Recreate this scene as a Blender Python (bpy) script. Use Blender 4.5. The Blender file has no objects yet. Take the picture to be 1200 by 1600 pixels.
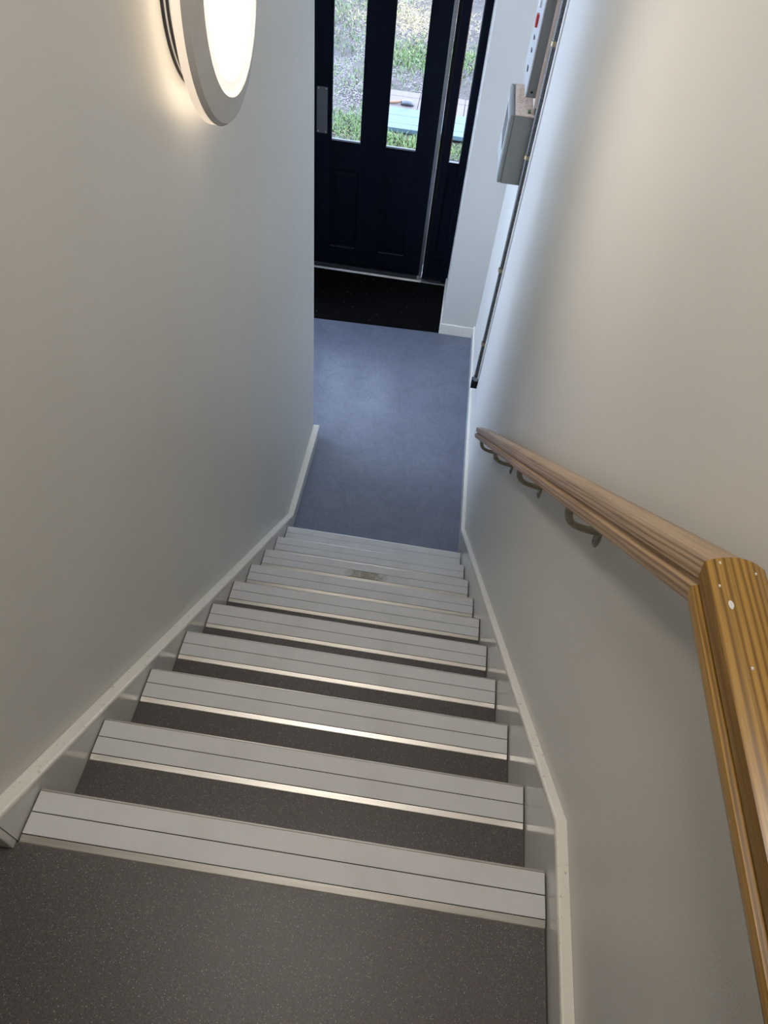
import bpy, bmesh, math, random
from mathutils import Vector, Matrix
random.seed(7)
S = bpy.context.scene
COL = S.collection

# ------------------------------------------------------------------ camera, world, exposure
CAM_POS = Vector((0.63031, -0.36493, 1.46580))
CAM_R = Vector((0.98819341, 0.13010647, 0.0809079))
CAM_U = Vector((-0.1518069, 0.76013128, 0.63178723))
CAM_F = Vector((-0.02069899, 0.63661035, -0.77090778))
cd = bpy.data.cameras.new('camera')
cd.sensor_fit = 'HORIZONTAL'; cd.sensor_width = 36.0
cd.lens = 36.0 * 1068.63 / 1200.0
cd.clip_start = 0.02; cd.clip_end = 200
cam = bpy.data.objects.new('camera', cd); COL.objects.link(cam)
M = Matrix((CAM_R, CAM_U, -CAM_F)).transposed().to_4x4(); M.translation = CAM_POS
cam.matrix_world = M
S.camera = cam

w = bpy.data.worlds.new('overcast_sky'); S.world = w; w.use_nodes = True
bg = w.node_tree.nodes['Background']
bg.inputs['Color'].default_value = (0.63, 0.75, 1.0, 1)
SKY = 7.5
bg.inputs['Strength'].default_value = SKY

S.view_settings.view_transform = 'Standard'
try: S.view_settings.look = 'None'
except Exception: pass
S.view_settings.exposure = 0.38
S.view_settings.gamma = 1.0
S.view_settings.use_curve_mapping = False

LAMP_CORE = 18.5      # emission of the lamp lenses
LAMP_RIM = 0.5
WARM = (1.0, 0.905, 0.80)
NEUTRAL = (1.0, 0.93, 0.85)
CEIL_CORE = 30.0

# ------------------------------------------------------------------ materials
def newmat(name):
    m = bpy.data.materials.new(name); m.use_nodes = True
    return m, m.node_tree, m.node_tree.nodes['Principled BSDF']
def setp(b, col=None, rough=None, metal=None, spec=None, coat=None, coat_r=None):
    if col is not None: b.inputs['Base Color'].default_value = (*col, 1)
    if rough is not None: b.inputs['Roughness'].default_value = rough
    if metal is not None: b.inputs['Metallic'].default_value = metal
    if spec is not None: b.inputs['Specular IOR Level'].default_value = spec
    if coat is not None: b.inputs['Coat Weight'].default_value = coat
    if coat_r is not None: b.inputs['Coat Roughness'].default_value = coat_r
def N(nt, t, **kw):
    n = nt.nodes.new(t)
    for k, v in kw.items(): setattr(n, k, v)
    return n
def coords(nt, scale=(1, 1, 1)):
    tc = N(nt, 'ShaderNodeTexCoord'); mp = N(nt, 'ShaderNodeMapping')
    mp.inputs['Scale'].default_value = scale
    nt.links.new(tc.outputs['Object'], mp.inputs['Vector'])
    return mp.outputs['Vector']
def noise(nt, vec, scale, detail=4, rough=0.55, dist=0.0):
    n = N(nt, 'ShaderNodeTexNoise')
    n.inputs['Scale'].default_value = scale; n.inputs['Detail'].default_value = detail
    n.inputs['Roughness'].default_value = rough; n.inputs['Distortion'].default_value = dist
    nt.links.new(vec, n.inputs['Vector']); return n
def ramp(nt, fac, stops, interp='LINEAR'):
    r = N(nt, 'ShaderNodeValToRGB'); r.color_ramp.interpolation = interp
    el = r.color_ramp.elements
    el[0].position, el[0].color = stops[0][0], (*stops[0][1], 1)
    el[1].position, el[1].color = stops[-1][0], (*stops[-1][1], 1)
    for p, c in stops[1:-1]:
        e = el.new(p); e.color = (*c, 1)
    nt.links.new(fac, r.inputs['Fac']); return r
def mixc(nt, fac, a, b, mode='MIX'):
    m = N(nt, 'ShaderNodeMix', data_type='RGBA', blend_type=mode)
    for sock, v in ((0, fac), (6, a), (7, b)):
        if hasattr(v, 'is_linked') or hasattr(v, 'links'): nt.links.new(v, m.inputs[sock])
        elif sock == 0: m.inputs[0].default_value = v
        else: m.inputs[sock].default_value = (*v, 1)
    return m.outputs[2]
def bump(nt, b, height, strength=0.2, dist=0.002):
    bp = N(nt, 'ShaderNodeBump'); bp.inputs['Strength'].default_value = strength
    bp.inputs['Distance'].default_value = dist
    nt.links.new(height, bp.inputs['Height']); nt.links.new(bp.outputs['Normal'], b.inputs['Normal'])

def mat_paint(name, col, rough, var=0.05, bumpy=0.08, spec=0.5):
    m, nt, b = newmat(name); setp(b, col, rough, spec=spec)
    v = coords(nt)
    n1 = noise(nt, v, 2.3, 5); r1 = ramp(nt, n1.outputs['Fac'], [(0.3, tuple(c * (1 - var) for c in col)), (0.7, col)])
    nt.links.new(r1.outputs['Color'], b.inputs['Base Color'])
    n2 = noise(nt, v, 260, 2); n3 = noise(nt, v, 9, 3)
    mx = N(nt, 'ShaderNodeMath', operation='ADD')
    sc = N(nt, 'ShaderNodeMath', operation='MULTIPLY'); sc.inputs[1].default_value = 3.0
    nt.links.new(n3.outputs['Fac'], sc.inputs[0])
    nt.links.new(n2.outputs['Fac'], mx.inputs[0]); nt.links.new(sc.outputs[0], mx.inputs[1])
    bump(nt, b, mx.outputs[0], bumpy, 0.004)
    return m
wall_m = mat_paint('wall_paint', (0.70, 0.685, 0.64), 0.42, 0.04, 0.10)
ceil_m = mat_paint('ceiling_paint', (0.80, 0.79, 0.76), 0.7, 0.03, 0.05)
# glossy painted stringer boards with scuffs
gloss_m, nt, b = newmat('gloss_paint'); setp(b, (0.66, 0.655, 0.62), 0.16, spec=0.45)
v = coords(nt, (1, 1, 1)); n1 = noise(nt, v, 40, 6, 0.7)
r1 = ramp(nt, n1.outputs['Fac'], [(0.0, (0.66, 0.655, 0.62)), (0.69, (0.66, 0.655, 0.62)), (0.76, (0.30, 0.285, 0.26))])
nt.links.new(r1.outputs['Color'], b.inputs['Base Color'])
n2 = noise(nt, v, 14, 3); bump(nt, b, n2.outputs['Fac'], 0.05, 0.004)
# cap bead: cream, chipped
cap_m, nt, b = newmat('cap_paint'); setp(b, (0.80, 0.76, 0.66), 0.30)
v = coords(nt, (1, 1, 1)); n1 = noise(nt, v, 70, 5, 0.7)
r1 = ramp(nt, n1.outputs['Fac'], [(0.0, (0.90, 0.87, 0.79)), (0.61, (0.88, 0.84, 0.75)), (0.68, (0.52, 0.47, 0.39))])
nt.links.new(r1.outputs['Color'], b.inputs['Base Color']); bump(nt, b, n1.outputs['Fac'], 0.25, 0.002)

def mat_vinyl(name, c0, c1, rough, speck=(0.75, 0.72, 0.68), sc=170, dens=0.35, mark=0.0, spec=0.5):
    m, nt, b = newmat(name); setp(b, c0, rough, spec=spec)
    v = coords(nt)
    n1 = noise(nt, v, 3.0, 5); base = ramp(nt, n1.outputs['Fac'], [(0.3, c0), (0.7, c1)]).outputs['Color']
    # fine mottling
    n2 = noise(nt, v, 420, 2, 0.7); g = ramp(nt, n2.outputs['Fac'], [(0.35, (0.62,) * 3), (0.65, (1.25,) * 3)])
    base = mixc(nt, 1.0, base, g.outputs['Color'], 'MULTIPLY')
    if mark:
        n4 = noise(nt, v, 9, 10, 0.85, 0.8)
        g4 = ramp(nt, n4.outputs['Fac'], [(0.38, (0.72,) * 3), (0.5, (1.0,) * 3), (0.68, (1.22,) * 3)])
        base = mixc(nt, mark, base, g4.outputs['Color'], 'MULTIPLY')
    for k, (s, d, thr) in enumerate(((sc, 0.20, 1 - dens), (sc * 0.45, 0.11, 0.72))):
        vo = N(nt, 'ShaderNodeTexVoronoi'); vo.inputs['Scale'].default_value = s
        nt.links.new(v, vo.inputs['Vector'])
        lt = N(nt, 'ShaderNodeMath', operation='LESS_THAN'); lt.inputs[1].default_value = d
        nt.links.new(vo.outputs['Distance'], lt.inputs[0])
        sep = N(nt, 'ShaderNodeSeparateColor'); nt.links.new(vo.outputs['Color'], sep.inputs[0])
        gt = N(nt, 'ShaderNodeMath', operation='GREATER_THAN'); gt.inputs[1].default_value = thr
        nt.links.new(sep.outputs[0], gt.inputs[0])
        mu = N(nt, 'ShaderNodeMath', operation='MULTIPLY')
        nt.links.new(lt.outputs[0], mu.inputs[0]); nt.links.new(gt.outputs[0], mu.inputs[1])
        base = mixc(nt, mu.outputs[0], base, speck)
    nt.links.new(base, b.inputs['Base Color'])
    bump(nt, b, n2.outputs['Fac'], 0.18, 0.001)
    return m
tread_m = mat_vinyl('speckled_vinyl', (0.092, 0.080, 0.077), (0.112, 0.099, 0.096), 0.42, (0.42, 0.40, 0.38), 280, 0.3)
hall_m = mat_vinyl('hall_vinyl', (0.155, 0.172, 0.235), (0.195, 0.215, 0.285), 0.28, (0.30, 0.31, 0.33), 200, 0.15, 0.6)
mat_black_m = mat_vinyl('black_mat', (0.0025, 0.0025, 0.003), (0.004, 0.004, 0.005), 0.95, (0.16, 0.15, 0.14), 55, 0.012, 0, 0.1)

# white anti-slip inserts
ins_m, nt, b = newmat('white_insert'); setp(b, (0.70, 0.70, 0.70), 0.45)
v = coords(nt); n1 = noise(nt, v, 7, 6, 0.65)
r1 = ramp(nt, n1.outputs['Fac'], [(0.30, (0.64, 0.635, 0.63)), (0.5, (0.69, 0.69, 0.69)), (0.7, (0.71, 0.71, 0.715))])
n3 = noise(nt, v, 90, 3, 0.8); r3 = ramp(nt, n3.outputs['Fac'], [(0.74, (1, 1, 1)), (0.82, (0.5, 0.47, 0.43))])
nt.links.new(mixc(nt, 1.0, r1.outputs['Color'], r3.outputs['Color'], 'MULTIPLY'), b.inputs['Base Color'])
n2 = noise(nt, v, 500, 2); bump(nt, b, n2.outputs['Fac'], 0.25, 0.001)
# one worn insert: sandy dirt in its middle
def mat_dirty(name, cx, sx):
    m = ins_m.copy(); m.name = name; nt = m.node_tree; b = nt.nodes['Principled BSDF']
    old = b.inputs['Base Color'].links[0].from_socket
    tc = N(nt, 'ShaderNodeTexCoord'); sp = N(nt, 'ShaderNodeSeparateXYZ'); nt.links.new(tc.outputs['Object'], sp.inputs[0])
    a = N(nt, 'ShaderNodeMath', operation='SUBTRACT'); a.inputs[1].default_value = cx; nt.links.new(sp.outputs[0], a.inputs[0])
    ab = N(nt, 'ShaderNodeMath', operation='ABSOLUTE'); nt.links.new(a.outputs[0], ab.inputs[0])
    mr = N(nt, 'ShaderNodeMapRange'); mr.inputs[1].default_value = sx; mr.inputs[2].default_value = 0.0
    nt.links.new(ab.outputs[0], mr.inputs[0])
    n = noise(nt, tc.outputs['Object'], 38, 6, 0.75)
    mu = N(nt, 'ShaderNodeMath', operation='MULTIPLY'); nt.links.new(mr.outputs[0], mu.inputs[0]); nt.links.new(n.outputs['Fac'], mu.inputs[1])
    rr = ramp(nt, mu.outputs[0], [(0.22, (0, 0, 0)), (0.42, (1, 1, 1))])
    nt.links.new(mixc(nt, rr.outputs['Color'], old, (0.36, 0.33, 0.26)), b.inputs['Base Color'])
    return m
dirty_m = mat_dirty('soiled_insert', 0.52, 0.20)

def mat_metal(name, col, rough, aniso=0.0, var=0.15):
    m, nt, b = newmat(name); setp(b, col, rough, 1.0)
    b.inputs['Anisotropic'].default_value = aniso
    v = coords(nt, (3, 60, 60)); n = noise(nt, v, 3, 3)
    r = ramp(nt, n.outputs['Fac'], [(0.3, tuple(c * (1 - var) for c in col)), (0.7, col)])
    nt.links.new(r.outputs['Color'], b.inputs['Base Color']); bump(nt, b, n.outputs['Fac'], 0.05, 0.001)
    return m
alu_m = mat_metal('aluminium', (0.74, 0.71, 0.66), 0.40)
strip_m = mat_metal('door_strip_metal', (0.42, 0.42, 0.43), 0.38)
plate_m = mat_metal('push_plate_steel', (0.15, 0.155, 0.17), 0.5)
galv_m = mat_metal('galvanised_steel', (0.20, 0.20, 0.20), 0.5, 0, 0.5)

def plain(name, col, rough, metal=0.0, spec=0.5, var=0.08, sc=30):
    m, nt, b = newmat(name); setp(b, col, rough, metal, spec)
    v = coords(nt); n = noise(nt, v, sc, 4)
    r = ramp(nt, n.outputs['Fac'], [(0.3, tuple(c * (1 - var) for c in col)), (0.7, col)])
    nt.links.new(r.outputs['Color'], b.inputs['Base Color']); bump(nt, b, n.outputs['Fac'], 0.06, 0.001)
    return m
navy_m = plain('navy_door_paint', (0.0045, 0.007, 0.015), 0.55, spec=0.07)
black_m = plain('black_and_gap_shade', (0.006, 0.006, 0.007), 0.6, spec=0.2)
redwood_m = plain('reddish_bead', (0.30, 0.09, 0.06), 0.5)
panel_m = plain('panel_grey', (0.24, 0.245, 0.235), 0.45)
panel_lid_m = plain('panel_lid_pale', (0.50, 0.51, 0.52), 0.40)
ubox_m = plain('grey_enclosure', (0.20, 0.205, 0.21), 0.45)
white_m = plain('white_plastic', (0.75, 0.75, 0.74), 0.35)
red_m = plain('red_marking', (0.50, 0.03, 0.03), 0.4)
board_m = plain('glow_tinted_board', (0.72, 0.60, 0.52), 0.6)  # warm glow on a pale surface, put into the pink tint
brass_m = plain('saddle_brass', (0.42, 0.33, 0.20), 0.4, 0.6)
bracket_m = plain('bracket_paint', (0.36, 0.33, 0.25), 0.35, 0.2, var=0.35, sc=60)
bezel_m = plain('bezel_satin_white', (0.56, 0.55, 0.53), 0.5)
groove_shade_m = plain('dark_groove_shade', (0.012, 0.012, 0.016), 0.5)
drum_m = plain('drum_white', (0.72, 0.72, 0.72), 0.35)
screen_m = plain('dark_screen', (0.02, 0.025, 0.035), 0.2)
green_m = plain('green_clip', (0.10, 0.16, 0.06), 0.5)
# dust-covered panel top
dust_m, nt, b = newmat('dust'); setp(b, (0.5, 0.4, 0.32), 0.9)
v = coords(nt); n1 = noise(nt, v, 60, 6, 0.75)
r1 = ramp(nt, n1.outputs['Fac'], [(0.32, (0.46, 0.33, 0.24)), (0.46, (0.74, 0.56, 0.44)), (0.62, (0.82, 0.70, 0.62))])
nt.links.new(r1.outputs['Color'], b.inputs['Base Color']); bump(nt, b, n1.outputs['Fac'], 0.6, 0.004)

def mat_wood(name, c_dark, c_mid, c_light, rough, ring=26.0, bands='X'):
    m, nt, b = newmat(name); setp(b, c_mid, rough, coat=0.25, coat_r=0.25)
    v = coords(nt, (1.0, 0.05, 1.0))
    n0 = noise(nt, v, 20, 4, 0.6, 0.3)
    wv = N(nt, 'ShaderNodeTexWave', wave_type='BANDS', bands_direction=bands)
    wv.inputs['Scale'].default_value = ring; wv.inputs['Distortion'].default_value = 3.0
    wv.inputs['Detail'].default_value = 3.0; wv.inputs['Detail Scale'].default_value = 1.6
    nt.links.new(v, wv.inputs['Vector'])
    fine = noise(nt, coords(nt, (1.0, 0.012, 1.0)), 420, 3, 0.6)
    base = ramp(nt, wv.outputs['Fac'], [(0.05, c_dark), (0.40, c_mid), (0.9, c_light)]).outputs['Color']
    base = mixc(nt, 0.35, base, ramp(nt, n0.outputs['Fac'], [(0.3, c_dark), (0.7, c_light)]).outputs['Color'])
    f = ramp(nt, fine.outputs['Fac'], [(0.34, (0.55,) * 3), (0.52, (1.0,) * 3)])
    base = mixc(nt, 0.8, base, f.outputs['Color'], 'MULTIPLY')
    pt = noise(nt, coords(nt), 75, 2, 0.5)      # pale paint specks
    pr = ramp(nt, pt.outputs['Fac'], [(0.775, (0, 0, 0)), (0.79, (1, 1, 1))])
    base = mixc(nt, pr.outputs['Color'], base, (0.75, 0.68, 0.58))
    nt.links.new(base, b.inputs['Base Color'])
    bump(nt, b, fine.outputs['Fac'], 0.15, 0.001)
    return m
wood_hi = mat_wood('varnished_oak', (0.15, 0.070, 0.008), (0.37, 0.195, 0.030), (0.46, 0.26, 0.055), 0.34, 42.0)
wood_lo = mat_wood('worn_oak', (0.20, 0.115, 0.055), (0.40, 0.26, 0.145), (0.52, 0.36, 0.21), 0.45, 40.0, 'Z')

def mat_emit(name, col, strength):
    m, nt, b = newmat(name); setp(b, (0.8, 0.78, 0.74), 0.4)
    v = coords(nt); n = noise(nt, v, 3, 1)
    r = ramp(nt, n.outputs['Fac'], [(0.0, tuple(c * 0.97 for c in col)), (1.0, col)])
    nt.links.new(r.outputs['Color'], b.inputs['Emission Color'])
    b.inputs['Emission Strength'].default_value = strength
    return m
core_m = mat_emit('lamp_lens', WARM, LAMP_CORE)
ceil_core_m = mat_emit('ceiling_lamp_lens', NEUTRAL, CEIL_CORE)
edge_m = mat_emit('lamp_lens_edge', (1.0, 0.84, 0.70), 0.55)
glow_m = mat_emit('lamp_back_glow', (1.0, 0.84, 0.66), 1.5)
rim_m = mat_emit('lamp_rim_glow', (1.0, 0.80, 0.60), LAMP_RIM)

glass_m = bpy.data.materials.new('window_glass'); glass_m.use_nodes = True
nt = glass_m.node_tree; nt.nodes.clear()
out = N(nt, 'ShaderNodeOutputMaterial'); tr = N(nt, 'ShaderNodeBsdfTransparent'); gl = N(nt, 'ShaderNodeBsdfGlossy')
tr.inputs['Color'].default_value = (0.96, 0.98, 0.98, 1); gl.inputs['Roughness'].default_value = 0.02
fr = N(nt, 'ShaderNodeFresnel'); fr.inputs['IOR'].default_value = 1.35
mx = N(nt, 'ShaderNodeMixShader'); nt.links.new(fr.outputs[0], mx.inputs[0])
nt.links.new(tr.outputs[0], mx.inputs[1]); nt.links.new(gl.outputs[0], mx.inputs[2]); nt.links.new(mx.outputs[0], out.inputs[0])

# ------------------------------------------------------------------ mesh helpers
OFF = {}
def root(name, loc, label=None, cat=None, group=None, kind=None):
    o = bpy.data.objects.new(name, None); COL.objects.link(o); o.location = loc
    o.empty_display_size = 0.1
    tag(o, label, cat, group, kind); OFF[o.name] = Vector(loc); return o
def tag(o, label=None, cat=None, group=None, kind=None):
    if label: o['label'] = label
    if cat: o['category'] = cat
    if group: o['group'] = group
    if kind: o['kind'] = kind
    return o
def finish(name, bm, mat, parent=None, smooth=False, angle=None):
    off = OFF.get(parent.name, Vector((0, 0, 0))) if parent else Vector((0, 0, 0))
    if off.length: bmesh.ops.translate(bm, verts=bm.verts, vec=-off)
    bmesh.ops.recalc_face_normals(bm, faces=bm.faces)
    me = bpy.data.meshes.new(name); bm.to_mesh(me); bm.free()
    me.materials.append(mat)
    if smooth:
        for p in me.polygons: p.use_smooth = True
    o = bpy.data.objects.new(name, me); COL.objects.link(o)
    if parent: o.parent = parent
    OFF[o.name] = off
    if smooth and angle:
        try:
            me.set_sharp_from_angle(angle=math.radians(angle))
        except Exception: pass
    return o
def bm_box(x0, x1, y0, y1, z0, z1, bev=0.0, bm=None):
    own = bm is None
    if own: bm = bmesh.new()
    vs = [bm.verts.new((x, y, z)) for x in (x0, x1) for y in (y0, y1) for z in (z0, z1)]
    fs = []
    for q in ((0, 1, 3, 2), (4, 6, 7, 5), (0, 4, 5, 1), (2, 3, 7, 6), (0, 2, 6, 4), (1, 5, 7, 3)):
        fs.append(bm.faces.new([vs[i] for i in q]))
    if bev:
        ed = set(e for f in fs for e in f.edges)
        bmesh.ops.bevel(bm, geom=list(ed), offset=bev, segments=2, affect='EDGES', profile=0.5)
    return bm
def box(name, x0, x1, y0, y1, z0, z1, mat, parent=None, bev=0.0):
    return finish(name, bm_box(x0, x1, y0, y1, z0, z1, bev), mat, parent)
def bm_prism(poly, axis, a, b, bm=None):
    """extrude a 2D polygon along axis from a to b; poly coords are the other two axes in order"""
    if bm is None: bm = bmesh.new()
    def v(p, t):
        return {'x': (t, p[0], p[1]), 'y': (p[0], t, p[1]), 'z': (p[0], p[1], t)}[axis]
    A = [bm.verts.new(v(p, a)) for p in poly]; B = [bm.verts.new(v(p, b)) for p in poly]
    n = len(poly)
    bm.faces.new(A); bm.faces.new(B[::-1])
    for i in range(n): bm.faces.new((A[i], B[i], B[(i + 1) % n], A[(i + 1) % n]))
    return bm
def prism(name, poly, axis, a, b, mat, parent=None):
    return finish(name, bm_prism(poly, axis, a, b), mat, parent)
def bm_tube(pts, rad, seg=12, bm=None, sy=1.0):
    if bm is None: bm = bmesh.new()
    pts = [Vector(p) for p in pts]; n = len(pts)
    rad = rad if isinstance(rad, (list, tuple)) else [rad] * n
    rings = []; up = None
    for i, p in enumerate(pts):
        t = (pts[min(i + 1, n - 1)] - pts[max(i - 1, 0)]).normalized()
        if up is None:
            up = t.orthogonal().normalized()
        up = (up - t * up.dot(t)).normalized(); s = t.cross(up)
        rings.append([bm.verts.new(p + (up * math.cos(k * 2 * math.pi / seg) + s * math.sin(k * 2 * math.pi / seg) * sy) * rad[i]) for k in range(seg)])
    for a, b in zip(rings, rings[1:]):
        for k in range(seg): bm.faces.new((a[k], a[(k + 1) % seg], b[(k + 1) % seg], b[k]))
    bm.faces.new(rings[0][::-1]); bm.faces.new(rings[-1])
    return bm
def bm_revolve(prof, origin, frame, seg=72, close=False):
    """prof: (radius, along) list revolved about frame[0]; frame = (axis, u, v)"""
    bm = bmesh.new(); ax, u, v = [Vector(q) for q in frame]; o = Vector(origin); rings = []
    for r, a in prof:
        if r < 1e-6: rings.append([bm.verts.new(o + ax * a)])
        else: rings.append([bm.verts.new(o + ax * a + (u * math.cos(t * 2 * math.pi / seg) + v * math.sin(t * 2 * math.pi / seg)) * r) for t in range(seg)])
    pr = list(zip(rings, rings[1:])) + ([(rings[-1], rings[0])] if close else [])
    for A, B in pr:
        for k in range(seg):
            k2 = (k + 1) % seg
            if len(A) == 1: bm.faces.new((A[0], B[k2], B[k]))
            elif len(B) == 1: bm.faces.new((A[k], A[k2], B[0]))
            else: bm.faces.new((A[k], A[k2], B[k2], B[k]))
    return bm

# ------------------------------------------------------------------ key dimensions
W = 1.03                 # between the stringers
ZF = -1.903              # hall floor
XL, XR = -0.032, 1.05    # wall faces beside the stairs
ZC = 2.5                 # ceiling
DY = 5.15                # door face
NY = [0.0008, 0.2248, 0.4541, 0.6871, 0.9119, 1.1428, 1.3679, 1.5968, 1.8261, 2.0521]
NZ = [-0.0071, -0.1858, -0.3728, -0.5667, -0.7530, -0.9464, -1.1419, -1.3355, -1.5296, -1.7228]

# ------------------------------------------------------------------ setting
def struct(o): o['kind'] = 'structure'; return o
KX = 1.022               # right wall face at the far corner
struct(prism('wall_right', [(XR, -1.9), (XR, 2.27), (KX, 4.4), (KX, 5.40), (1.25, 5.40), (1.25, -1.9)], 'z', ZF - 0.2, ZC, wall_m))
struct(box('wall_left', XL - 0.13, XL, -0.095, 3.0, ZF - 0.2, ZC, wall_m))
struct(box('wall_hall_back', -1.45, XL - 0.131, 2.88, 3.0, ZF - 0.2, ZC, wall_m))
HWY0, HWY1, HWZ0, HWZ1 = 3.06, 4.34, -1.65, 2.25
bm = bm_box(-1.60, -1.45, 2.88, HWY0, ZF - 0.2, ZC)
bm_box(-1.60, -1.45, HWY1, 5.40, ZF - 0.2, ZC, bm=bm)
bm_box(-1.60, -1.45, HWY0, HWY1, ZF - 0.2, HWZ0, bm=bm); bm_box(-1.60, -1.45, HWY0, HWY1, HWZ1, ZC, bm=bm)
struct(finish('wall_hall_left', bm, wall_m))
struct(box('wall_landing_front', -1.45, XL - 0.131, -0.095, 0.03, -0.25, ZC, wall_m))
struct(box('wall_landing_left', -1.60, -1.45, -1.9, 0.03, -0.25, ZC, wall_m))
struct(box('wall_back', -1.45, XR - 0.001, -2.02, -1.9, -0.25, ZC, wall_m))
# door wall with its deep opening
DX0, DX1, DZT = -0.545, 0.745, 0.62
bm = bm_box(DX1, KX - 0.0005, 4.4, 5.40, ZF - 0.2, ZC)
bm_box(-1.449, DX0, 4.4, 5.40, ZF - 0.2, ZC, bm=bm)
bm_box(DX0, DX1, 4.4, 5.40, DZT, ZC, bm=bm)
struct(finish('wall_front', bm, wall_m))
struct(box('ceiling', -1.60, 1.25, -2.02, 5.40, ZC + 0.001, ZC + 0.15, ceil_m))
struct(box('understair_light_stop', -0.16, 1.049, -0.26, -0.13, ZF - 0.001, -0.201, wall_m))  # unseen, added to keep sky light out from under the stairs
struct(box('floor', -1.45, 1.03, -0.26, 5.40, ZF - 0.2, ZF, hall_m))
# upper landing floor: a hairline gap is left along the right skirting
struct(box('floor_landing', -1.45, W - 0.005, -1.9, -0.101, -0.2, NZ[0] - 0.004, tread_m))

# skirtings and stringers: right
bR = root('baseboard_right', (W, 0, 0), 'grey gloss skirting and stair stringer with cream cap along the right wall', 'skirting', kind='structure')
def rz(y): return 0.139 - 0.8445 * y     # right cap line
ykR0, zkR0 = 0.0745, 0.0765
ykR1 = (0.139 - (ZF + 0.108)) / 0.8445; zkR1 = ZF + 0.108
xe = 1.006                               # far end of right skirting face
T = 0.020
bt = 0.013
# stringer board (below the cap) : polygon in y,z
poly = [(-1.9, zkR0 - bt), (ykR0 - 0.004, zkR0 - bt), (ykR1 - 0.004, zkR1 - bt), (ykR1 - 0.004, ZF), (1.80, ZF), (-0.10, -0.22), (-1.9, -0.22)]
prism('stringer_board', poly, 'x', W, XR - 0.0005, gloss_m, bR)
def skirt(name, p0, p1, q0, q1, z0, z1, mat, parent):
    """level board between face line p0-p1 and back line q0-q1 (x,y)"""
    return prism(name, [p0, p1, q1, q0], 'z', z0, z1, mat, parent)
skirt('skirting_board', (W, ykR1 - 0.004), (xe, 4.399), (XR - 0.001, ykR1 - 0.004), (KX - 0.001, 4.399), ZF + 0.0005, zkR1 - bt, gloss_m, bR)
def capseg(name, pa, pb, xa0, xa1, xb0, xb1, mat, parent, h=bt, rnd=0.005):
    """rounded cap bead from pa=(y,z) to pb; top at z; inner/outer x at both ends"""
    bm = bmesh.new(); rings = []
    for (y, z), x0, x1 in ((pa, xa0, xa1), (pb, xb0, xb1)):
        s = 1 if x1 > x0 else -1
        pr = [(x0, -h), (x0, -rnd), (x0 + s * rnd * 0.3, -rnd * 0.3), (x0 + s * rnd, 0), (x1, 0), (x1, -h)]
        rings.append([bm.verts.new((x, y, z + dz)) for x, dz in pr])
    A, B = rings; n = len(A)
    for i in range(n): bm.faces.new((A[i], A[(i + 1) % n], B[(i + 1) % n], B[i]))
    bm.faces.new(A[::-1]); bm.faces.new(B)
    return finish(name, bm, mat, parent)
capseg('cap_bead', (-1.9, zkR0 + 0.006), (ykR0, zkR0), W - 0.003, XR - 0.0005, W - 0.003, XR - 0.0005, cap_m, bR)
capseg('cap_bead', (ykR0, zkR0), (ykR1, zkR1), W - 0.003, XR - 0.0005, W - 0.002, XR - 0.0005, cap_m, bR)
capseg('cap_bead', (ykR1, zkR1), (4.399, zkR1), W - 0.002, XR - 0.001, xe - 0.001, KX - 0.001, cap_m, bR)

# left
bL = root('baseboard_left', (0, 0, 0), 'grey gloss skirting and stair stringer with cream cap along the left wall', 'skirting', kind='structure')
def lz(y): return 0.037 - 0.8335 * y
zkL1 = ZF + 0.103; ykL1 = (0.037 - zkL1) / 0.8335
poly = [(-0.098, lz(-0.098) - bt), (ykL1 - 0.003, zkL1 - bt), (ykL1 - 0.003, ZF), (1.80, ZF), (-0.098, -0.25)]
prism('stringer_board', poly, 'x', XL + 0.0005, 0.0, gloss_m, bL)
skirt('skirting_board', (0.0, ykL1 - 0.003), (0.006, 3.005), (XL + 0.0005, ykL1 - 0.003), (XL + 0.0005, 3.005), ZF + 0.0005, zkL1 - bt, gloss_m, bL)
capseg('cap_bead', (-0.098, lz(-0.098)), (ykL1, zkL1), 0.001, XL + 0.0005, 0.001, XL + 0.0005, cap_m, bL)
capseg('cap_bead', (ykL1, zkL1), (3.005, zkL1), 0.001, XL + 0.001, 0.008, XL + 0.0005, cap_m, bL)
# return along the landing
box('skirting_board', -1.449, -0.001, -0.113, -0.0985, NZ[0] - 0.004, 0.10, gloss_m, bL, 0.002)
# skirting around the door pier
bF = root('baseboard_front', (0.88, 4.4, ZF), 'white skirting on the wall pier right of the door mat', 'skirting', kind='structure')
box('skirting_board', DX1 - 0.012, xe - 0.0005, 4.384, 4.3995, ZF + 0.0005, ZF + 0.094, cap_m, bF, 0.003)
box('skirting_board', DX1 - 0.012, DX1 - 0.0005, 4.400, 5.07, ZF + 0.0005, ZF + 0.094, cap_m, bF, 0.003)
box('skirting_board', -1.449, DX0 - 0.001, 4.384, 4.3995, ZF + 0.0005, ZF + 0.094, cap_m, bF, 0.003)

# ------------------------------------------------------------------ staircase
st = root('staircase', (0.515, 1.0, ZF), 'straight staircase of dark speckled steps with white aluminium edged nosing strips', 'stairs')
for i in range(1, 10):
    box('tread', 0.0005, W - 0.002, NY[i - 1] - 0.018, NY[i] - 0.004, NZ[i] - 0.030, NZ[i] - 0.004, tread_m, st)
box('tread', 0.0005, W - 0.005, -0.1005, NY[0] - 0.004, -0.045, NZ[0] - 0.004, tread_m, st)
for i in range(10):
    zlo = NZ[i + 1] - 0.004 if i < 9 else ZF + 0.0005
    box('riser', 0.0005, W - 0.002, NY[i] - 0.019, NY[i] - 0.005, zlo, NZ[i] - 0.031, tread_m, st)
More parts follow.
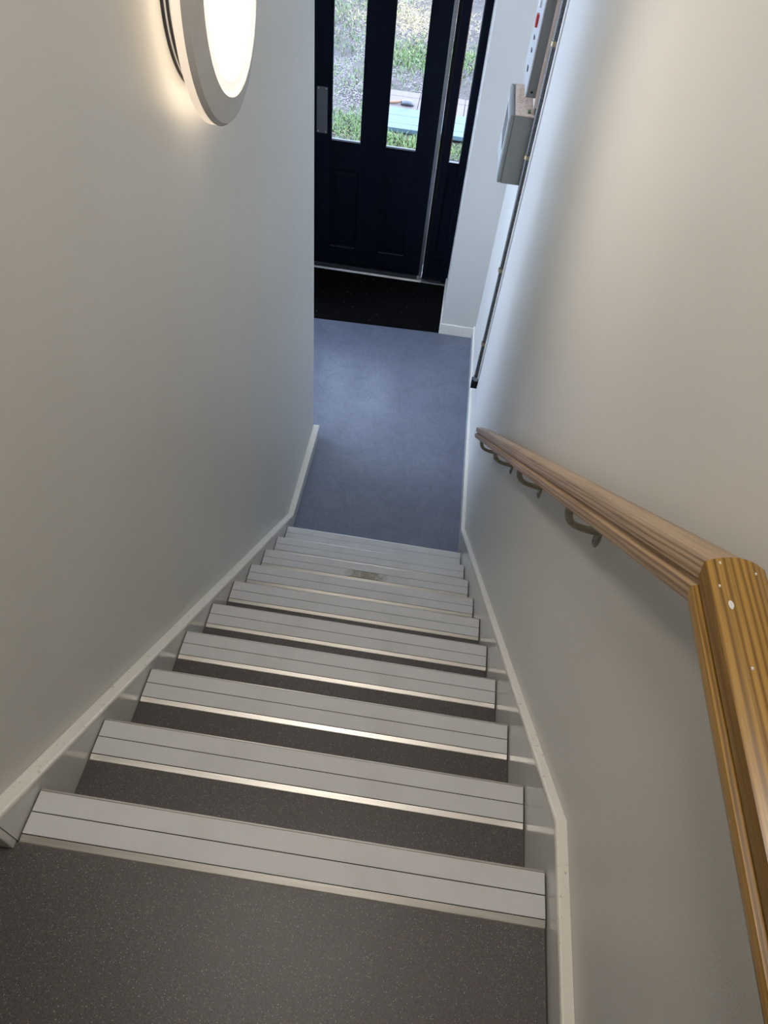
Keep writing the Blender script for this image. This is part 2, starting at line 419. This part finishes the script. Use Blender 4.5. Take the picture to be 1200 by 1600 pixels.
# nosing strips: aluminium carrier with two white channels
def nosing(i, protos={}):
    y, z = NY[i], NZ[i]
    x0, x1 = 0.004, W - 0.0045
    root_loc = Vector((0, y, z))
    def mk(name, bm, mat, parent):
        if name not in protos:
            bmesh.ops.recalc_face_normals(bm, faces=bm.faces)
            me = bpy.data.meshes.new(name); bm.to_mesh(me); me.materials.append(mat); protos[name] = me
        bm.free()
        o = bpy.data.objects.new(name.rstrip('0123456789_'), protos[name]); COL.objects.link(o); o.parent = parent
        return o
    D = 0.102
    carrier = [(-D, -0.0045), (-D + 0.002, -0.003), (-D + 0.0145, 0.0), (-D + 0.0150, -0.0022), (-0.0478, -0.0022),
               (-0.0445, -0.0022), (-0.0045, -0.0022), (-0.004, 0.0),
               (-0.0012, -0.0005), (0.0, -0.0025), (0.0, -0.030), (-0.0035, -0.030), (-0.0035, -0.0045)]
    c = mk('nosing_strip', bm_prism(carrier, 'x', x0, x1), alu_m, st)
    c.location = root_loc - OFF[st.name]
    a = mk('insert_1', bm_box(x0, x1, -0.0440, -0.0052, -0.0018, 0.0006), ins_m, c)
    b2 = mk('insert_2', bm_box(x0, x1, -0.0856, -0.0459, -0.0018, 0.0006), ins_m, c)
    mk('joint', bm_box(x0, x1, -0.0458, -0.0441, -0.0021, -0.0002), black_m, c)  # black strips stand in for the shade deep in both gaps
    mk('joint_2', bm_box(x0, x1, -0.0868, -0.0857, -0.0021, -0.0004), black_m, c)
    if i in (7,):
        b2.data = b2.data.copy(); b2.data.materials[0] = dirty_m
    return c
for i in range(10): nosing(i)

# ------------------------------------------------------------------ handrail
hr = root('handrail', (0.97, 0.07, 0.93), 'oak handrail with grooved sides and painted brackets running down the right wall', 'handrail')
RP0 = [(0.0304, -0.001), (0.0298, -0.019), (0.0235, -0.0225), (0.0235, -0.0265), (0.0325, -0.029), (0.0335, -0.036), (0.030, -0.047),
       (-0.030, -0.047), (-0.0335, -0.036), (-0.0325, -0.029), (-0.0235, -0.0265), (-0.0235, -0.0225), (-0.0298, -0.019), (-0.0304, -0.001)]   # rail profile below the crown
def rail(name, y_end, slope, mat, cut, crown):
    """run along local +y; cut = tangent of the mitre at the joint end (local y=0)"""
    bm = bmesh.new()
    RP = [(0.0300 * (-1 + k / 4), crown * (1 - (-1 + k / 4) ** 2)) for k in range(9)] + RP0
    A = [bm.verts.new((u, cut * vv, vv)) for u, vv in RP]
    B = [bm.verts.new((u, y_end, vv)) for u, vv in RP]; n = len(RP)
    for i in range(n): bm.faces.new((A[i], B[i], B[(i + 1) % n], A[(i + 1) % n]))
    bm.faces.new(A); bm.faces.new(B[::-1])
    bmesh.ops.recalc_face_normals(bm, faces=bm.faces)
    me = bpy.data.meshes.new(name); bm.to_mesh(me); bm.free(); me.materials.append(mat)
    for k, p in enumerate(me.polygons):
        p.use_smooth = len(p.vertices) == 4
    try: me.set_sharp_from_angle(angle=math.radians(28))
    except Exception: pass
    o = bpy.data.objects.new(name, me); COL.objects.link(o); o.parent = hr
    o.location = Vector((0.970, 0.074, 0.9345)) - OFF[hr.name]
    o.rotation_euler = (slope, 0, 0)
    return o
AN = -math.atan(0.846)
PAINT = [(0.9535, 0.021, 0.0030), (0.9520, 0.070, 0.0012), (0.9475, 0.043, 0.0011), (0.9585, -0.045, 0.0012), (0.985, 0.062, 0.0010)]
r1 = rail('sloping_rail', 2.02 / math.cos(AN), AN, wood_lo, math.tan(AN / 2), 0.003)
r1['label'] = 'paler worn oak length sloping down the stairs'
r2 = rail('level_rail', -1.7, 0.0, wood_hi, -math.tan(AN / 2), 0.009)
r2['label'] = 'darker varnished oak length level along the landing'
for px_, py_, pr_ in PAINT:
    bm = bm_revolve([(0.0, 0.0012), (0.6, 0.0010), (1.0, 0.0), (0.0, -0.001)], (0, 0, 0), ((0, 0, 1), (1, 0, 0), (0, 1, 0)), 10)
    for q_ in bm.verts: q_.co = Vector((q_.co.x * pr_, q_.co.y * pr_ * 1.7, q_.co.z))
    t_ = (px_ - 0.970) / 0.030
    bmesh.ops.translate(bm, verts=bm.verts, vec=(px_ - 0.970, py_ - 0.074, 0.009 * (1 - t_ * t_)))
    bmesh.ops.recalc_face_normals(bm, faces=bm.faces)
    me = bpy.data.meshes.new('paint_spot'); bm.to_mesh(me); bm.free(); me.materials.append(white_m)
    po = bpy.data.objects.new('paint_spot', me); COL.objects.link(po); po.parent = r2
def bracket(y, wall_x, level=False):
    zr = (0.9345 - 0.846 * (y - 0.074)) - 0.047 / (math.cos(AN) if not level else 1)
    xc = 0.970
    wz = zr - 0.075
    pts = [(xc, y, zr + 0.004), (xc - 0.001, y, zr - 0.018), (xc + 0.003, y, zr - 0.040), (xc + 0.014, y, zr - 0.058),
           (xc + 0.032, y, zr - 0.068), (xc + 0.055, y, wz + 0.002), (wall_x - 0.003, y, wz)]
    # smooth
    P = []
    for a in range(len(pts) - 1):
        p0 = Vector(pts[max(a - 1, 0)]); p1 = Vector(pts[a]); p2 = Vector(pts[a + 1]); p3 = Vector(pts[min(a + 2, len(pts) - 1)])
        for k in range(4):
            t = k / 4
            P.append(0.5 * ((2 * p1) + (p2 - p0) * t + (2 * p0 - 5 * p1 + 4 * p2 - p3) * t * t + (-p0 + 3 * p1 - 3 * p2 + p3) * t ** 3))
    P.append(Vector(pts[-1]))
    rad = [0.0088 - 0.0015 * math.sin(math.pi * k / (len(P) - 1)) for k in range(len(P))]
    arm = finish('bracket', bm_tube(P, rad, 10, sy=1.25), bracket_m, hr, True)
    # rose on the wall: an upright oval
    bm = bm_revolve([(0, -0.006), (0.8, -0.006), (1.0, -0.002), (1.0, 0.0), (0, 0.0)], (0, 0, 0), ((1, 0, 0), (0, 1, 0), (0, 0, 1)), 20)
    for vtx in bm.verts: vtx.co = Vector((wall_x - 0.0005 + vtx.co.x, y + vtx.co.y * 0.016, wz - 0.012 + vtx.co.z * 0.034))
    finish('wall_plate', bm, bracket_m, arm, True, 40)
    for dz in (-0.034, 0.010):
        bm = bm_revolve([(0, -0.0085), (0.003, -0.0075), (0.0042, -0.005), (0, -0.005)], (wall_x, y, wz - 0.012 + dz * 0.75 + 0.006), ((1, 0, 0), (0, 1, 0), (0, 0, 1)), 8)
        finish('screw', bm, galv_m, arm, True)
    bm = bm_box(-0.014, 0.014, -0.028, 0.028, -0.0025, 0.0005)
    bmesh.ops.rotate(bm, verts=bm.verts, cent=(0, 0, 0), matrix=Matrix.Rotation(0 if level else AN, 3, 'X'))
    bmesh.ops.translate(bm, verts=bm.verts, vec=(xc, y, zr))
    finish('rail_plate', bm, bracket_m, arm)
for y in (0.56, 1.075, 1.56, 2.0): bracket(y, XR)

# ------------------------------------------------------------------ round wall lamp
LY, LZ = 1.52, 0.98
FR = ((1, 0, 0), (0, 1, 0), (0, 0, 1))
def bulkhead(name, origin, frame, label, core=core_m):
    lamp = root(name, origin, label, 'lamp')
    def rv(nm, prof, mat, par, close=True, sm=True):
        return finish(nm, bm_revolve(prof, origin, frame, 96, close), mat, par, sm, 30)
    d = rv('drum', [(0.0, 0.0005), (0.205, 0.0005), (0.205, 0.052), (0.0, 0.052)], drum_m, lamp, False)
    for a in (0.0010, 0.0125, 0.0235):  # dark rings: drum grooves, plus edge shade painted next to the wall
        rv('groove_shade', [(0.2045, a), (0.2066, a), (0.2066, a + 0.0065), (0.2045, a + 0.0065)], groove_shade_m, d)
    rv('back_diffuser', [(0.208, 0.0485), (0.272, 0.0485), (0.272, 0.0497), (0.208, 0.0497)], glow_m, lamp)
    rv('rim', [(0.20, 0.050), (0.2795, 0.050), (0.2805, 0.053), (0.2805, 0.070), (0.20, 0.070)], rim_m, lamp)
    rv('bezel', [(0.2805, 0.0705), (0.2815, 0.073), (0.2735, 0.084), (0.216, 0.0985), (0.2145, 0.097), (0.2145, 0.088), (0.26, 0.0705)], bezel_m, lamp)
    le = rv('lens', [(0.0, 0.107), (0.05, 0.1065), (0.10, 0.1045), (0.14, 0.1015), (0.170, 0.0975), (0.182, 0.094), (0.182, 0.090), (0.0, 0.090)], core, lamp, False)
    rv('lens_edge', [(0.1822, 0.0942), (0.198, 0.091), (0.2140, 0.0955), (0.2140, 0.089), (0.1822, 0.089)], edge_m, le)
    return lamp
bulkhead('wall_lamp', (XL, LY, LZ), FR, 'round white bulkhead lamp glowing warm on the left wall')
bulkhead('ceiling_lamp', (0.45, 0.05, ZC), ((0, 0, -1), (1, 0, 0), (0, 1, 0)), 'round white bulkhead lamp on the ceiling above the landing', ceil_core_m)

# ------------------------------------------------------------------ front door
d = root('door_1', (0.0, DY, ZF), 'dark navy panelled front door with two tall glass panes', 'door', kind='structure')
LX0, LX1 = -0.462, 0.486
LZT = 0.50
zb = ZF + 0.028
G = [(-0.328, -0.090), (0.100, 0.343)]      # glass openings in x
GZ0, GZ1 = -0.846, 0.36
PZ0, PZ1 = -1.712, -1.044                   # lower panels
y0, y1 = DY, DY + 0.045
for a, b in ((LX0, G[0][0]), (G[0][1], G[1][0]), (G[1][1], LX1)):
    box('stile', a, b, y0, y1, zb, LZT, navy_m, d, 0.0015)
for (a, b) in G:
    for z0, z1 in ((zb, PZ0), (PZ1, GZ0), (GZ1, LZT)):
        box('rail', a + 0.0002, b - 0.0002, y0 + 0.0003, y1, z0, z1, navy_m, d, 0.001)
    # lower panel with sloping moulding
    bm = bmesh.new()
    o_ = [(a, PZ0), (b, PZ0), (b, PZ1), (a, PZ1)]
    def ins(q, t): return [(q[0][0] + t, q[0][1] + t), (q[1][0] - t, q[1][1] + t), (q[2][0] - t, q[2][1] - t), (q[3][0] + t, q[3][1] - t)]
    lv = [(0.0, 0.004), (0.010, 0.014), (0.018, 0.016), (0.024, 0.016), (0.050, 0.008)]
    R_ = [[bm.verts.new((x, y0 + dy, z)) for x, z in ins(o_, t)] for t, dy in lv]
    for A, B in zip(R_, R_[1:]):
        for k in range(4): bm.faces.new((A[k], A[(k + 1) % 4], B[(k + 1) % 4], B[k]))
    bm.faces.new(R_[-1])
    bk = [bm.verts.new((x, y1 - 0.002, z)) for x, z in o_]
    bm.faces.new(bk[::-1])
    for k in range(4): bm.faces.new((R_[0][k], R_[0][(k + 1) % 4], bk[(k + 1) % 4], bk[k]))
    finish('lower_panel', bm, navy_m, d)
    # pale strip: dust and caught light painted on the panel's foot ledge
    box('ledge_dust_light', a + 0.012, b - 0.010, y0 + 0.002, y0 + 0.013, PZ0 + 0.001, PZ0 + 0.005, strip_m, d)
    pn = box('pane', a - 0.004, b + 0.004, y0 + 0.019, y0 + 0.025, GZ0 - 0.004, GZ1 + 0.004, glass_m, d)
    for yy0, yy1, mm in ((y0 + 0.008, y0 + 0.0185, navy_m), (y0 + 0.0255, y0 + 0.036, strip_m)):
        bm = bm_box(a, a + 0.006, yy0, yy1, GZ0, GZ1); bm_box(b - 0.006, b, yy0, yy1, GZ0, GZ1, bm=bm)
        bm_box(a + 0.006, b - 0.006, yy0, yy1, GZ0, GZ0 + 0.012, bm=bm); bm_box(a + 0.006, b - 0.006, yy0, yy1, GZ1 - 0.006, GZ1, bm=bm)
        finish('glazing_bead', bm, navy_m, pn)
    box('sill_bead', a + 0.001, b - 0.001, y0 + 0.0255, y0 + 0.060, GZ0 + 0.001, GZ0 + 0.008, plate_m, pn)
pl = box('push_plate', -0.436, -0.354, DY - 0.0025, DY - 0.0002, -0.790, -0.468, plate_m, d, 0.001)
for sx in (-0.424, -0.366):
    for sz in (-0.778, -0.480):
        finish('screw', bm_revolve([(0, -0.002), (0.003, -0.0015), (0.005, 0), (0, 0)], (sx, DY - 0.0025, sz), ((0, 1, 0), (1, 0, 0), (0, 0, 1)), 10), alu_m, pl, True)
sp = box('edge_strip', 0.4865, 0.514, DY - 0.012, DY - 0.0005, ZF + 0.025, LZT, strip_m, d, 0.001)
for k in range(9):
    finish('screw', bm_revolve([(0, -0.0015), (0.003, -0.001), (0.004, 0), (0, 0)], (0.500, DY - 0.012, ZF + 0.18 + k * 0.26), ((0, 1, 0), (1, 0, 0), (0, 0, 1)), 8), galv_m, sp, True)
box('weather_bar', LX0 + 0.01, LX1 - 0.01, DY - 0.018, DY - 0.0005, zb + 0.004, zb + 0.022, navy_m, d, 0.004)
box('hinge_edge', LX0 - 0.010, LX0 - 0.004, DY - 0.004, DY + 0.002, -0.22, 0.40, strip_m, d)

# frame and narrow sidelight
wd = root('window_1', (0.63, DY, ZF), 'narrow glass sidelight in dark navy frame beside the front door', 'window', kind='structure')
SX0, SX1, SZ0 = 0.602, 0.690, -0.872
box('jamb', -0.544, LX0 - 0.012, DY - 0.03, DY + 0.07, ZF + 0.001, LZT + 0.10, navy_m, wd, 0.002)
box('mullion', 0.516, 0.541, DY + 0.006, DY + 0.07, ZF + 0.001, LZT, black_m, wd)
box('stile', 0.542, SX0, DY - 0.004, DY + 0.055, ZF + 0.030, LZT, navy_m, wd, 0.002)
box('jamb', SX1, DX1 - 0.0005, DY - 0.03, DY + 0.07, ZF + 0.001, LZT + 0.10, navy_m, wd, 0.003)
box('head', LX0 - 0.011, SX1 - 0.0005, DY - 0.03, DY + 0.07, LZT + 0.003, LZT + 0.10, navy_m, wd, 0.002)
box('rail', SX0 + 0.0002, SX1 - 0.0002, DY - 0.003, DY + 0.055, SZ0 - 0.105, SZ0 - 0.001, navy_m, wd, 0.002)
box('rail', SX0 + 0.0002, SX1 - 0.0002, DY - 0.003, DY + 0.055, ZF + 0.031, ZF + 0.20, navy_m, wd, 0.002)
box('lower_panel', SX0 + 0.0002, SX1 - 0.0002, DY + 0.012, DY + 0.05, ZF + 0.201, SZ0 - 0.106, navy_m, wd)
box('base_block', 0.542, SX1 - 0.0002, DY - 0.002, DY + 0.055, ZF + 0.001, ZF + 0.0295, black_m, wd)
box('sill', SX0 + 0.001, SX1 - 0.001, DY - 0.012, DY + 0.018, SZ0 - 0.0008, SZ0 + 0.004, plate_m, wd)
pn = box('pane', SX0 - 0.003, SX1 + 0.003, DY + 0.019, DY + 0.025, SZ0, LZT - 0.04, glass_m, wd)
box('glazing_bead', SX0, SX0 + 0.005, DY + 0.002, DY + 0.018, SZ0 + 0.005, LZT - 0.04, redwood_m, pn)
box('glazing_bead', SX1 - 0.006, SX1, DY + 0.002, DY + 0.018, SZ0 + 0.005, LZT - 0.04, strip_m, pn)
box('rail', SX0 + 0.0002, SX1 - 0.0002, DY - 0.003, DY + 0.055, LZT - 0.04, LZT, navy_m, wd)
# hall window round the corner to the left
w2 = root('window_2', (-1.5, 3.7, HWZ0), 'white framed hall window round the corner from the stairs', 'window', kind='structure')
for a, b in ((HWY0 + 0.001, HWY0 + 0.05), (3.675, 3.725), (HWY1 - 0.05, HWY1 - 0.001)):
    box('frame_post', -1.56, -1.50, a, b, HWZ0 + 0.001, HWZ1 - 0.001, white_m, w2, 0.003)
for a, b in ((HWY0 + 0.0505, 3.6745), (3.7255, HWY1 - 0.0505)):
    box('frame_rail', -1.56, -1.50, a, b, HWZ0 + 0.001, HWZ0 + 0.05, white_m, w2, 0.003)
    box('frame_rail', -1.56, -1.50, a, b, HWZ1 - 0.05, HWZ1 - 0.001, white_m, w2, 0.003)
    box('pane', -1.533, -1.527, a, b, HWZ0 + 0.0505, HWZ1 - 0.0505, glass_m, w2)
# threshold
th = root('trim_1', (0.0, DY, ZF), 'aluminium threshold strip under the front door', 'threshold', kind='structure')
prism('threshold_bar', [(DY - 0.068, ZF + 0.001), (DY - 0.055, ZF + 0.018), (DY - 0.020, ZF + 0.024), (DY + 0.08, ZF + 0.024), (DY + 0.08, ZF + 0.001)], 'x', -0.46, 0.515, strip_m, th)
prism('threshold_bar', [(DY - 0.068, ZF + 0.001), (DY - 0.055, ZF + 0.014), (DY - 0.032, ZF + 0.014), (DY - 0.032, ZF + 0.001)], 'x', 0.5155, DX1 - 0.013, plate_m, th)

# door mat
bm = bmesh.new()
q = [(-0.540, 4.335), (DX1 - 0.013, 4.392), (DX1 - 0.013, DY - 0.070), (-0.540, DY - 0.070)]
bm_prism(q, 'z', ZF + 0.0005, ZF + 0.010, bm)
bmesh.ops.bevel(bm, geom=[e for e in bm.edges if all(v.co.z > ZF + 0.008 for v in e.verts)], offset=0.004, segments=2, affect='EDGES')
mt = finish('door_mat', bm, mat_black_m); tag(mt, 'large black mat filling the recess before the front door', 'mat')

# ------------------------------------------------------------------ electrical gear on the right wall
def wx(y): return XR if y < 2.27 else XR + (KX - XR) * (y - 2.27) / (4.4 - 2.27)
ap = root('alarm_panel', (1.0, 3.65, -0.21), 'grey wall panel box with dusty top below the taller enclosure', 'panel')
by0, by1 = 3.425, 3.87
bx0, bx1 = 0.884, 1.008
zb0, zb1 = -0.212, 0.128
box('body', bx0 + 0.022, bx1, by0, by1, zb0, zb1, panel_m, ap, 0.003)
box('lid', bx0, bx0 + 0.0215, by0, by1, zb0, zb1, panel_m, ap, 0.007)
box('front_face', bx0 - 0.003, bx0 - 0.0002, by0 + 0.02, by1 - 0.02, zb0 + 0.02, zb1 - 0.02, panel_lid_m, ap, 0.001)
box('window_strip', bx0 - 0.0045, bx0 - 0.0031, by0 + 0.08, by1 - 0.12, zb0 + 0.14, zb1 - 0.05, screen_m, ap)
box('dust_layer', bx0 + 0.026, bx1 - 0.003, by0 + 0.004, by1 - 0.004, zb1 + 0.0001, zb1 + 0.002, dust_m, ap)
box('green_clip', 0.972, 0.986, 3.462, 3.490, zb1 + 0.002, zb1 + 0.014, green_m, ap, 0.002)
box('mounting_spacer', bx1 + 0.0002, wx(3.6) - 0.005, by0 + 0.06, by1 - 0.02, zb0 + 0.02, zb1 - 0.01, panel_m, ap)

ub = root('switch_enclosure', (0.98, 3.7, 0.2), 'tall grey enclosure with red markings above the dusty panel box', 'enclosure')
uy0, uy1 = 3.47, 3.92
ux0, ux1 = 0.944, 0.992
box('body', ux0 + 0.004, ux1, uy0, uy1, 0.200, 1.00, ubox_m, ub, 0.002)
box('front_cover', ux0 - 0.004, ux0 + 0.0035, uy0 - 0.001, uy1 + 0.001, 0.199, 1.001, panel_lid_m, ub, 0.002)
box('glow_tinted_board', ux1 + 0.0005, wx(3.6) - 0.006, uy0 - 0.012, uy1 + 0.03, 0.16, 1.06, board_m, ub, 0.001)  # thin board carrying the painted warm glow behind the enclosure
for k, (zz, hh, mm) in enumerate(((0.475, 0.052, red_m), (0.545, 0.030, white_m), (0.60, 0.055, red_m), (0.405, 0.014, screen_m), (0.35, 0.014, screen_m), (0.27, 0.022, screen_m))):
    box('indicator' if k > 2 else 'switch', ux0 - (0.016 if k < 3 else 0.009), ux0 - 0.0042, uy0 + 0.17, uy0 + 0.21, zz - hh / 2, zz + hh / 2, mm, ub, 0.002)
finish('screw', bm_revolve([(0, -0.003), (0.004, -0.002), (0.006, 0), (0, 0)], (0.968, uy0, 0.225), ((0, 1, 0), (1, 0, 0), (0, 0, 1)), 10), black_m, ub, True)

# conduit with saddles, foot box and a white cable beside it
cx, cy = 1.0165, 3.402
co = root('conduit', (cx, cy, -1.6), 'galvanised steel conduit running down the right wall into a small black box', 'conduit')
pts = []
for k in range(40):
    t = k / 39; z = -1.515 + t * 2.9
    pts.append((cx + 0.004 * math.sin(t * 5) * (1 - t), cy, z))
finish('pipe', bm_tube(pts, 0.0150, 16), galv_m, co, True)
bm = bmesh.new()
cp = [(wx(cy - 0.028) - 0.005, cy - 0.026, -1.50 + 2.88 * k / 20) for k in range(21)]
finish('cable', bm_tube(cp, 0.0065, 8), white_m, co, True)
for z in (-1.23, -0.70, -0.05, 0.46, 0.95):
    s = finish('saddle', bm_revolve([(0.0153, -0.010), (0.0190, -0.010), (0.0190, 0.010), (0.0153, 0.010)], (cx, cy, z), ((0, 0, 1), (1, 0, 0), (0, 1, 0)), 16, True), brass_m, co, True, 40)
    box('saddle_base', cx + 0.0145, wx(cy) - 0.0005, cy - 0.019, cy + 0.019, z - 0.009, z + 0.009, brass_m, s, 0.001)
eb = box('end_box', 0.992, wx(cy) - 0.001, cy - 0.020, cy + 0.030, -1.595, -1.535, black_m, co, 0.002)
finish('collar', bm_revolve([(0.0152, -0.02), (0.0190, -0.02), (0.0190, 0.012), (0.0152, 0.012)], (cx, cy, -1.514), ((0, 0, 1), (1, 0, 0), (0, 1, 0)), 14, True), strip_m, eb, True, 40)

# ------------------------------------------------------------------ outdoors
GZ = ZF - 0.02
soil, nt, b = newmat('gravelly_soil'); setp(b, (0.3, 0.27, 0.27), 0.95)
v = coords(nt); n1 = noise(nt, v, 2.2, 8, 0.7); n2 = noise(nt, v, 38, 5, 0.7)
r1 = ramp(nt, n1.outputs['Fac'], [(0.35, (0.043, 0.034, 0.029)), (0.52, (0.066, 0.057, 0.052)), (0.68, (0.086, 0.075, 0.069))])
r2 = ramp(nt, n2.outputs['Fac'], [(0.35, (0.5,) * 3), (0.62, (1.2,) * 3)])
nt.links.new(mixc(nt, 1.0, r1.outputs['Color'], r2.outputs['Color'], 'MULTIPLY'), b.inputs['Base Color'])
bump(nt, b, n2.outputs['Fac'], 1.0, 0.03)
def hgt(x, y):
    return GZ + 0.02 * math.sin(x * 1.7 + 0.4) * math.sin(y * 1.3) * min(1, max(0, (y - 5.6))) + 0.010 * math.sin(x * 5.1 + y * 3.3) * min(1, max(0, (y - 5.6)))
bm = bmesh.new(); nx, ny = 60, 80; gv = []
for j in range(ny + 1):
    yy = 5.41 + (j / ny) ** 1.5 * 26
    gv.append([bm.verts.new((-14 + 28 * i / nx, yy, hgt(-14 + 28 * i / nx, yy))) for i in range(nx + 1)])
for j in range(ny):
    for i in range(nx): bm.faces.new((gv[j][i], gv[j][i + 1], gv[j + 1][i + 1], gv[j + 1][i]))
struct(finish('ground', bm, soil, None, True))

def leafmat(name, stops, rough=0.6):
    m, nt, b = newmat(name); setp(b, stops[0][1], rough)
    n = noise(nt, coords(nt), 34, 3, 0.8); r = ramp(nt, n.outputs['Fac'], stops)
    nt.links.new(r.outputs['Color'], b.inputs['Base Color']); return m
grass_m = leafmat('grass_blades', [(0.3, (0.043, 0.097, 0.016)), (0.55, (0.082, 0.146, 0.030)), (0.72, (0.185, 0.194, 0.068))])
straw_m = leafmat('dry_straw', [(0.3, (0.201, 0.138, 0.056)), (0.55, (0.340, 0.252, 0.114)), (0.72, (0.429, 0.340, 0.189))])
stone_m = leafmat('gravel_stones', [(0.36, (0.07, 0.06, 0.056)), (0.5, (0.15, 0.132, 0.130)), (0.64, (0.24, 0.22, 0.222))], 0.8)
SLAB = (-0.36, 1.25, 8.16, 9.40)
def free(x, y): return not (SLAB[0] < x < SLAB[1] and SLAB[2] - 0.02 < y < SLAB[3])
def blades(name, spots, mat, h, wd_, lean, label, cat):
    V, F = [], []
    for x, y in spots:
        a = random.uniform(0, 6.283); l = random.uniform(0.5, 1.0) * lean; hh = h * random.uniform(0.5, 1.1)
        dx, dy = math.cos(a), math.sin(a); z = hgt(x, y) - 0.004; ww = wd_ * random.uniform(0.6, 1.2)
        p = (-dy * ww, dx * ww); k = len(V)
        V += [(x - p[0], y - p[1], z), (x + p[0], y + p[1], z),
              (x + dx * l * 0.45 + p[0] * .8, y + dy * l * 0.45 + p[1] * .8, z + hh * 0.72), (x + dx * l * 0.45 - p[0] * .8, y + dy * l * 0.45 - p[1] * .8, z + hh * 0.72),
              (x + dx * l, y + dy * l, z + hh)]
        F += [(k, k + 1, k + 2, k + 3), (k + 3, k + 2, k + 4)]
    me = bpy.data.meshes.new(name); me.from_pydata(V, [], F); me.materials.append(mat)
    o = bpy.data.objects.new(name, me); COL.objects.link(o); tag(o, label, cat, kind='stuff'); return o
def scatter(n, cx_, cy_, sx, sy):
    out = []
    while len(out) < n:
        x, y = random.gauss(cx_, sx), random.gauss(cy_, sy)
        if y > 5.6 and free(x, y): out.append((x, y))
    return out
green = (scatter(1500, 0.2, 7.93, 0.55, 0.13) + scatter(900, -0.62, 8.25, 0.30, 0.22) + scatter(1700, -0.05, 10.8, 0.38, 0.36) +
         scatter(380, -0.8, 9.7, 0.5, 0.35) + scatter(420, -1.2, 11.4, 0.4, 0.5) + scatter(500, -1.3, 12.8, 0.4, 0.5) +
         scatter(260, 0.7, 10.9, 0.2, 0.3) + scatter(1800, 0, 12, 4.5, 4.5) + scatter(700, -2.2, 8, 0.8, 0.8) + scatter(700, 2.4, 9, 0.8, 1.0))
blades('grass', green, grass_m, 0.065, 0.0055, 0.07, 'green grass growing in patches outside the front door', 'grass')
straw = scatter(2600, -0.35, 12.6, 0.55, 0.55) + scatter(500, -0.2, 14.2, 0.8, 0.7) + scatter(350, -0.1, 11.2, 0.4, 0.4) + scatter(220, 0.1, 7.95, 0.5, 0.15)
blades('straw', straw, straw_m, 0.03, 0.004, 0.16, 'pale dry straw spread over the ground beyond the grass', 'straw')
# gravel
V, F = [], []
def stone(x, y, s):
    z = hgt(x, y); k = len(V); a = random.uniform(0, 6.28)
    for t in range(5):
        r = s * random.uniform(0.7, 1.2); V.append((x + r * math.cos(a + t * 1.2566), y + r * math.sin(a + t * 1.2566), z + s * 0.15))
    V.append((x + random.uniform(-.3, .3) * s, y + random.uniform(-.3, .3) * s, z + s * random.uniform(0.45, 0.8)))
    for t in range(5): F.append((k + t, k + (t + 1) % 5, k + 5))
for x, y in scatter(22000, -0.4, 10.2, 1.0, 2.2): stone(x, y, random.uniform(0.005, 0.013))
for x, y in scatter(900, 0.65, 7.8, 0.12, 0.2) + scatter(2500, -0.9, 9.6, 0.5, 1.2): stone(x, y, random.uniform(0.005, 0.014))
me = bpy.data.meshes.new('gravel'); me.from_pydata(V, [], F); me.materials.append(stone_m)
gvl = bpy.data.objects.new('gravel', me); COL.objects.link(gvl); tag(gvl, 'lilac grey gravel strewn over the soil outside the door', 'gravel', kind='stuff')

pink_m = plain('pink_paving', (0.120, 0.096, 0.092), 0.8, var=0.12, sc=8)
blue_m = plain('blue_board_paint', (0.068, 0.117, 0.138), 0.6, var=0.25, sc=10)
pk = root('paving_slab', (0.45, 9.1, GZ), 'pale pink paving slabs lying just behind the blue board outside', 'paving')
for a, b in ((-0.345, 0.10), (0.106, 0.68), (0.686, 1.24)):
    for c, e in ((8.815, 9.20), (9.206, 9.385)):
        box('slab', a, b, c, e, GZ - 0.03, GZ + 0.05, pink_m, pk, 0.005)
bb = root('blue_board', (0.45, 8.5, GZ), 'light blue board laid flat on the grass outside the glass', 'board')
for k, (c, e) in enumerate(((8.195, 8.335), (8.338, 8.425), (8.428, 8.57), (8.573, 8.805))):
    box('plank', -0.35 + 0.004 * k, 1.24, c, e, GZ + 0.012, GZ + 0.060 + 0.001 * (k % 2), blue_m, bb, 0.003)
box('bearer', -0.33, 1.22, 8.23, 8.30, GZ - 0.03, GZ + 0.0115, black_m, bb)
# scoop lying on the paving
hs = root('scoop', (-0.05, 8.93, GZ + 0.05), 'dark grey rounded scoop with brown handle lying on the pink slabs', 'scoop')
bm = bmesh.new(); rings = []
for j in range(9):
    t = j / 8; x = -0.085 + 0.17 * t; r = 0.052 * math.sqrt(max(0.0, 1 - (2 * t - 1) ** 4)) + 0.002
    rings.append([bm.verts.new((-0.03 + x, 8.935 + r * math.cos(a * math.pi / 5), GZ + 0.052 + r * 0.9 * (0.5 + 0.5 * math.sin(a * math.pi / 5)) * 1.2)) for a in range(10)])
for A, B in zip(rings, rings[1:]):
    for k in range(10): bm.faces.new((A[k], A[(k + 1) % 10], B[(k + 1) % 10], B[k]))
bm.faces.new(rings[0]); bm.faces.new(rings[-1][::-1])
scoop_m = plain('scoop_dark_grey', (0.05, 0.055, 0.07), 0.35)
handle_m = plain('scoop_handle_brown', (0.20, 0.11, 0.07), 0.6)
finish('bowl', bm, scoop_m, hs, True)
finish('handle', bm_tube([(-0.10, 8.935, GZ + 0.085), (-0.16, 8.925, GZ + 0.075), (-0.24, 8.915, GZ + 0.068), (-0.30, 8.91, GZ + 0.066)], [0.014, 0.018, 0.016, 0.012], 10), handle_m, hs, True)
